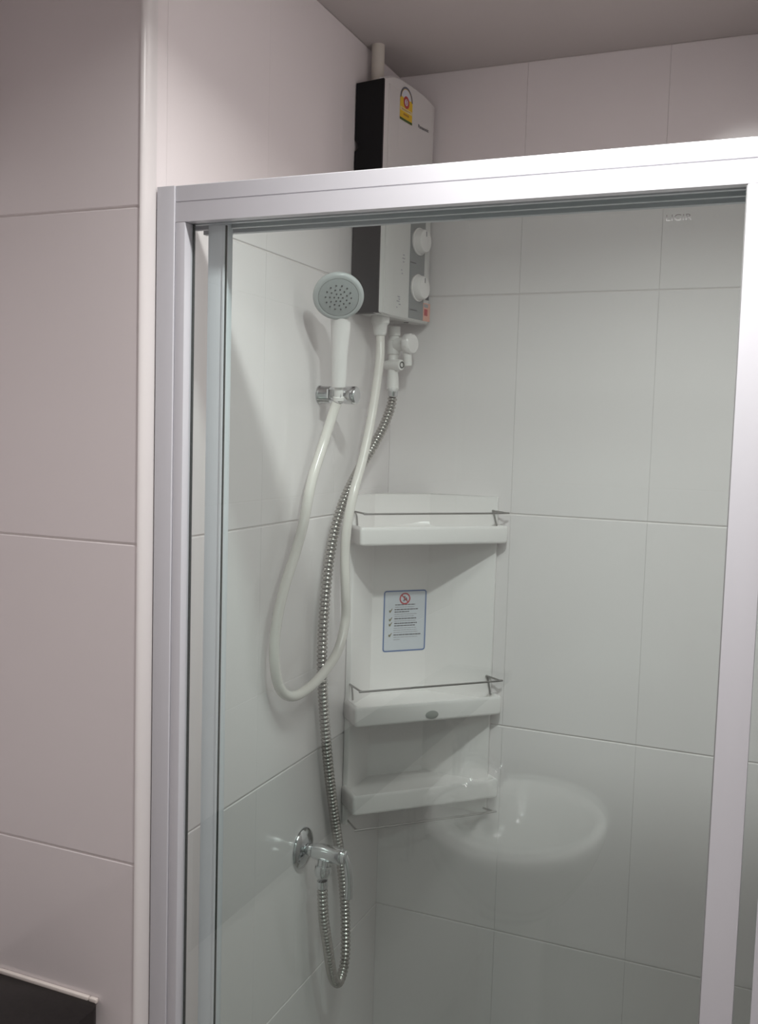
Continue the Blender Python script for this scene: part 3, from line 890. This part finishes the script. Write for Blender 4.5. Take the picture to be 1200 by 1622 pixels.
bs = thing('wash_basin', 'white oval wash basin reflected in the lower right of the glass', 'basin')
bc = Vector((-0.445, 0.23, 0.0))
def ell_loft(prof, seg=48):
    bm = bmesh.new(); R = []
    for z, rx, ry in prof:
        R.append([bm.verts.new((bc.x + rx * math.cos(2 * PI * k / seg), bc.y + ry * math.sin(2 * PI * k / seg), z)) for k in range(seg)])
    for a, b in zip(R, R[1:]):
        for k in range(seg): bm.faces.new((a[k], a[(k + 1) % seg], b[(k + 1) % seg], b[k]))
    bm.faces.new(R[0][::-1]); bm.faces.new(R[-1])
    return bm
obj('bowl', ell_loft([(0.70, 0.07, 0.08), (0.74, 0.11, 0.13), (0.80, 0.15, 0.18), (0.85, 0.168, 0.205), (0.872, 0.170, 0.207), (0.880, 0.165, 0.202), (0.880, 0.150, 0.185), (0.872, 0.143, 0.178), (0.82, 0.125, 0.155), (0.775, 0.08, 0.10), (0.765, 0.03, 0.035)]), M_ceramic, bs, 60)
obj('pedestal', ell_loft([(0.0, 0.10, 0.12), (0.03, 0.10, 0.12), (0.10, 0.07, 0.08), (0.60, 0.06, 0.07), (0.705, 0.075, 0.085)]), M_ceramic, bs, 60)
bm = bmesh.new(); lathe(bm, (bc.x, bc.y, 0.7645), (0, 0, 1), [(0, 0.018), (0.003, 0.018), (0.004, 0.014), (0.0041, 0.0)], 24); obj('drain', bm, M_chrome, bs, 40)
bm = bmesh.new(); box(bm, bc.x - 0.20, bc.x - 0.09, bc.y - 0.23, bc.y - 0.02, 0.825, 0.879, 0.012, 3); obj('tap_ledge', bm, M_ceramic, bs, 50)
place(bs, (bc.x, bc.y, 0))
fc = thing('basin_tap', 'chrome mixer tap on the wash basin, glinting in the glass', 'tap')
fx, fy = -0.590, 0.120
bm = bmesh.new(); lathe(bm, (fx, fy, 0.879), (0, 0, 1), [(0, 0.024), (0.004, 0.024), (0.008, 0.019), (0.07, 0.019), (0.085, 0.021), (0.095, 0.016), (0.098, 0.0)], 28); obj('tap_body', bm, M_chrome, fc, 50)
bm = bmesh.new(); tube(bm, catmull([(fx, fy, 0.93), (fx + 0.05, fy + 0.04, 0.95), (fx + 0.09, fy + 0.07, 0.94), (fx + 0.10, fy + 0.075, 0.915)], 6), 0.010, 16); obj('spout', bm, M_chrome, fc, 60)
bm = bmesh.new(); tube(bm, [(fx, fy, 0.978), (fx - 0.02, fy - 0.015, 0.99), (fx - 0.06, fy - 0.04, 1.005)], 0.006, 14); obj('lever', bm, M_chrome, fc, 60)
place(fc, (fx, fy, 0.879))

# ------------------------------------------------------------------ ceiling downlight fitting, and fittings for the two added fill lamps
for i, (p, e, r, sprd) in enumerate(LAMPS):
    dl = thing('downlight_or_fill_lamp', ['small round ceiling downlight just outside the shower, above the screen', 'added unseen fill lamp behind the camera over the basin', 'added unseen soft fill lamp inside the shower above the rail'][i], 'light', group='ceiling downlights')
    bm = bmesh.new(); lathe(bm, (p.x, p.y, ZC), (0, 0, -1), [(0, r + 0.02), (0.006, r + 0.018), (0.010, r + 0.008), (0.006, r + 0.002), (0.002, r + 0.001)], 40, cap=False)
    obj('bezel', bm, M_white, dl, 40)
    bm = bmesh.new(); lathe(bm, (p.x, p.y, ZC - 0.001), (0, 0, -1), [(0, r), (0.004, r), (0.0045, 0)], 40)
    obj('lens', bm, M_lens, dl, 40)
    place(dl, (p.x, p.y, ZC))
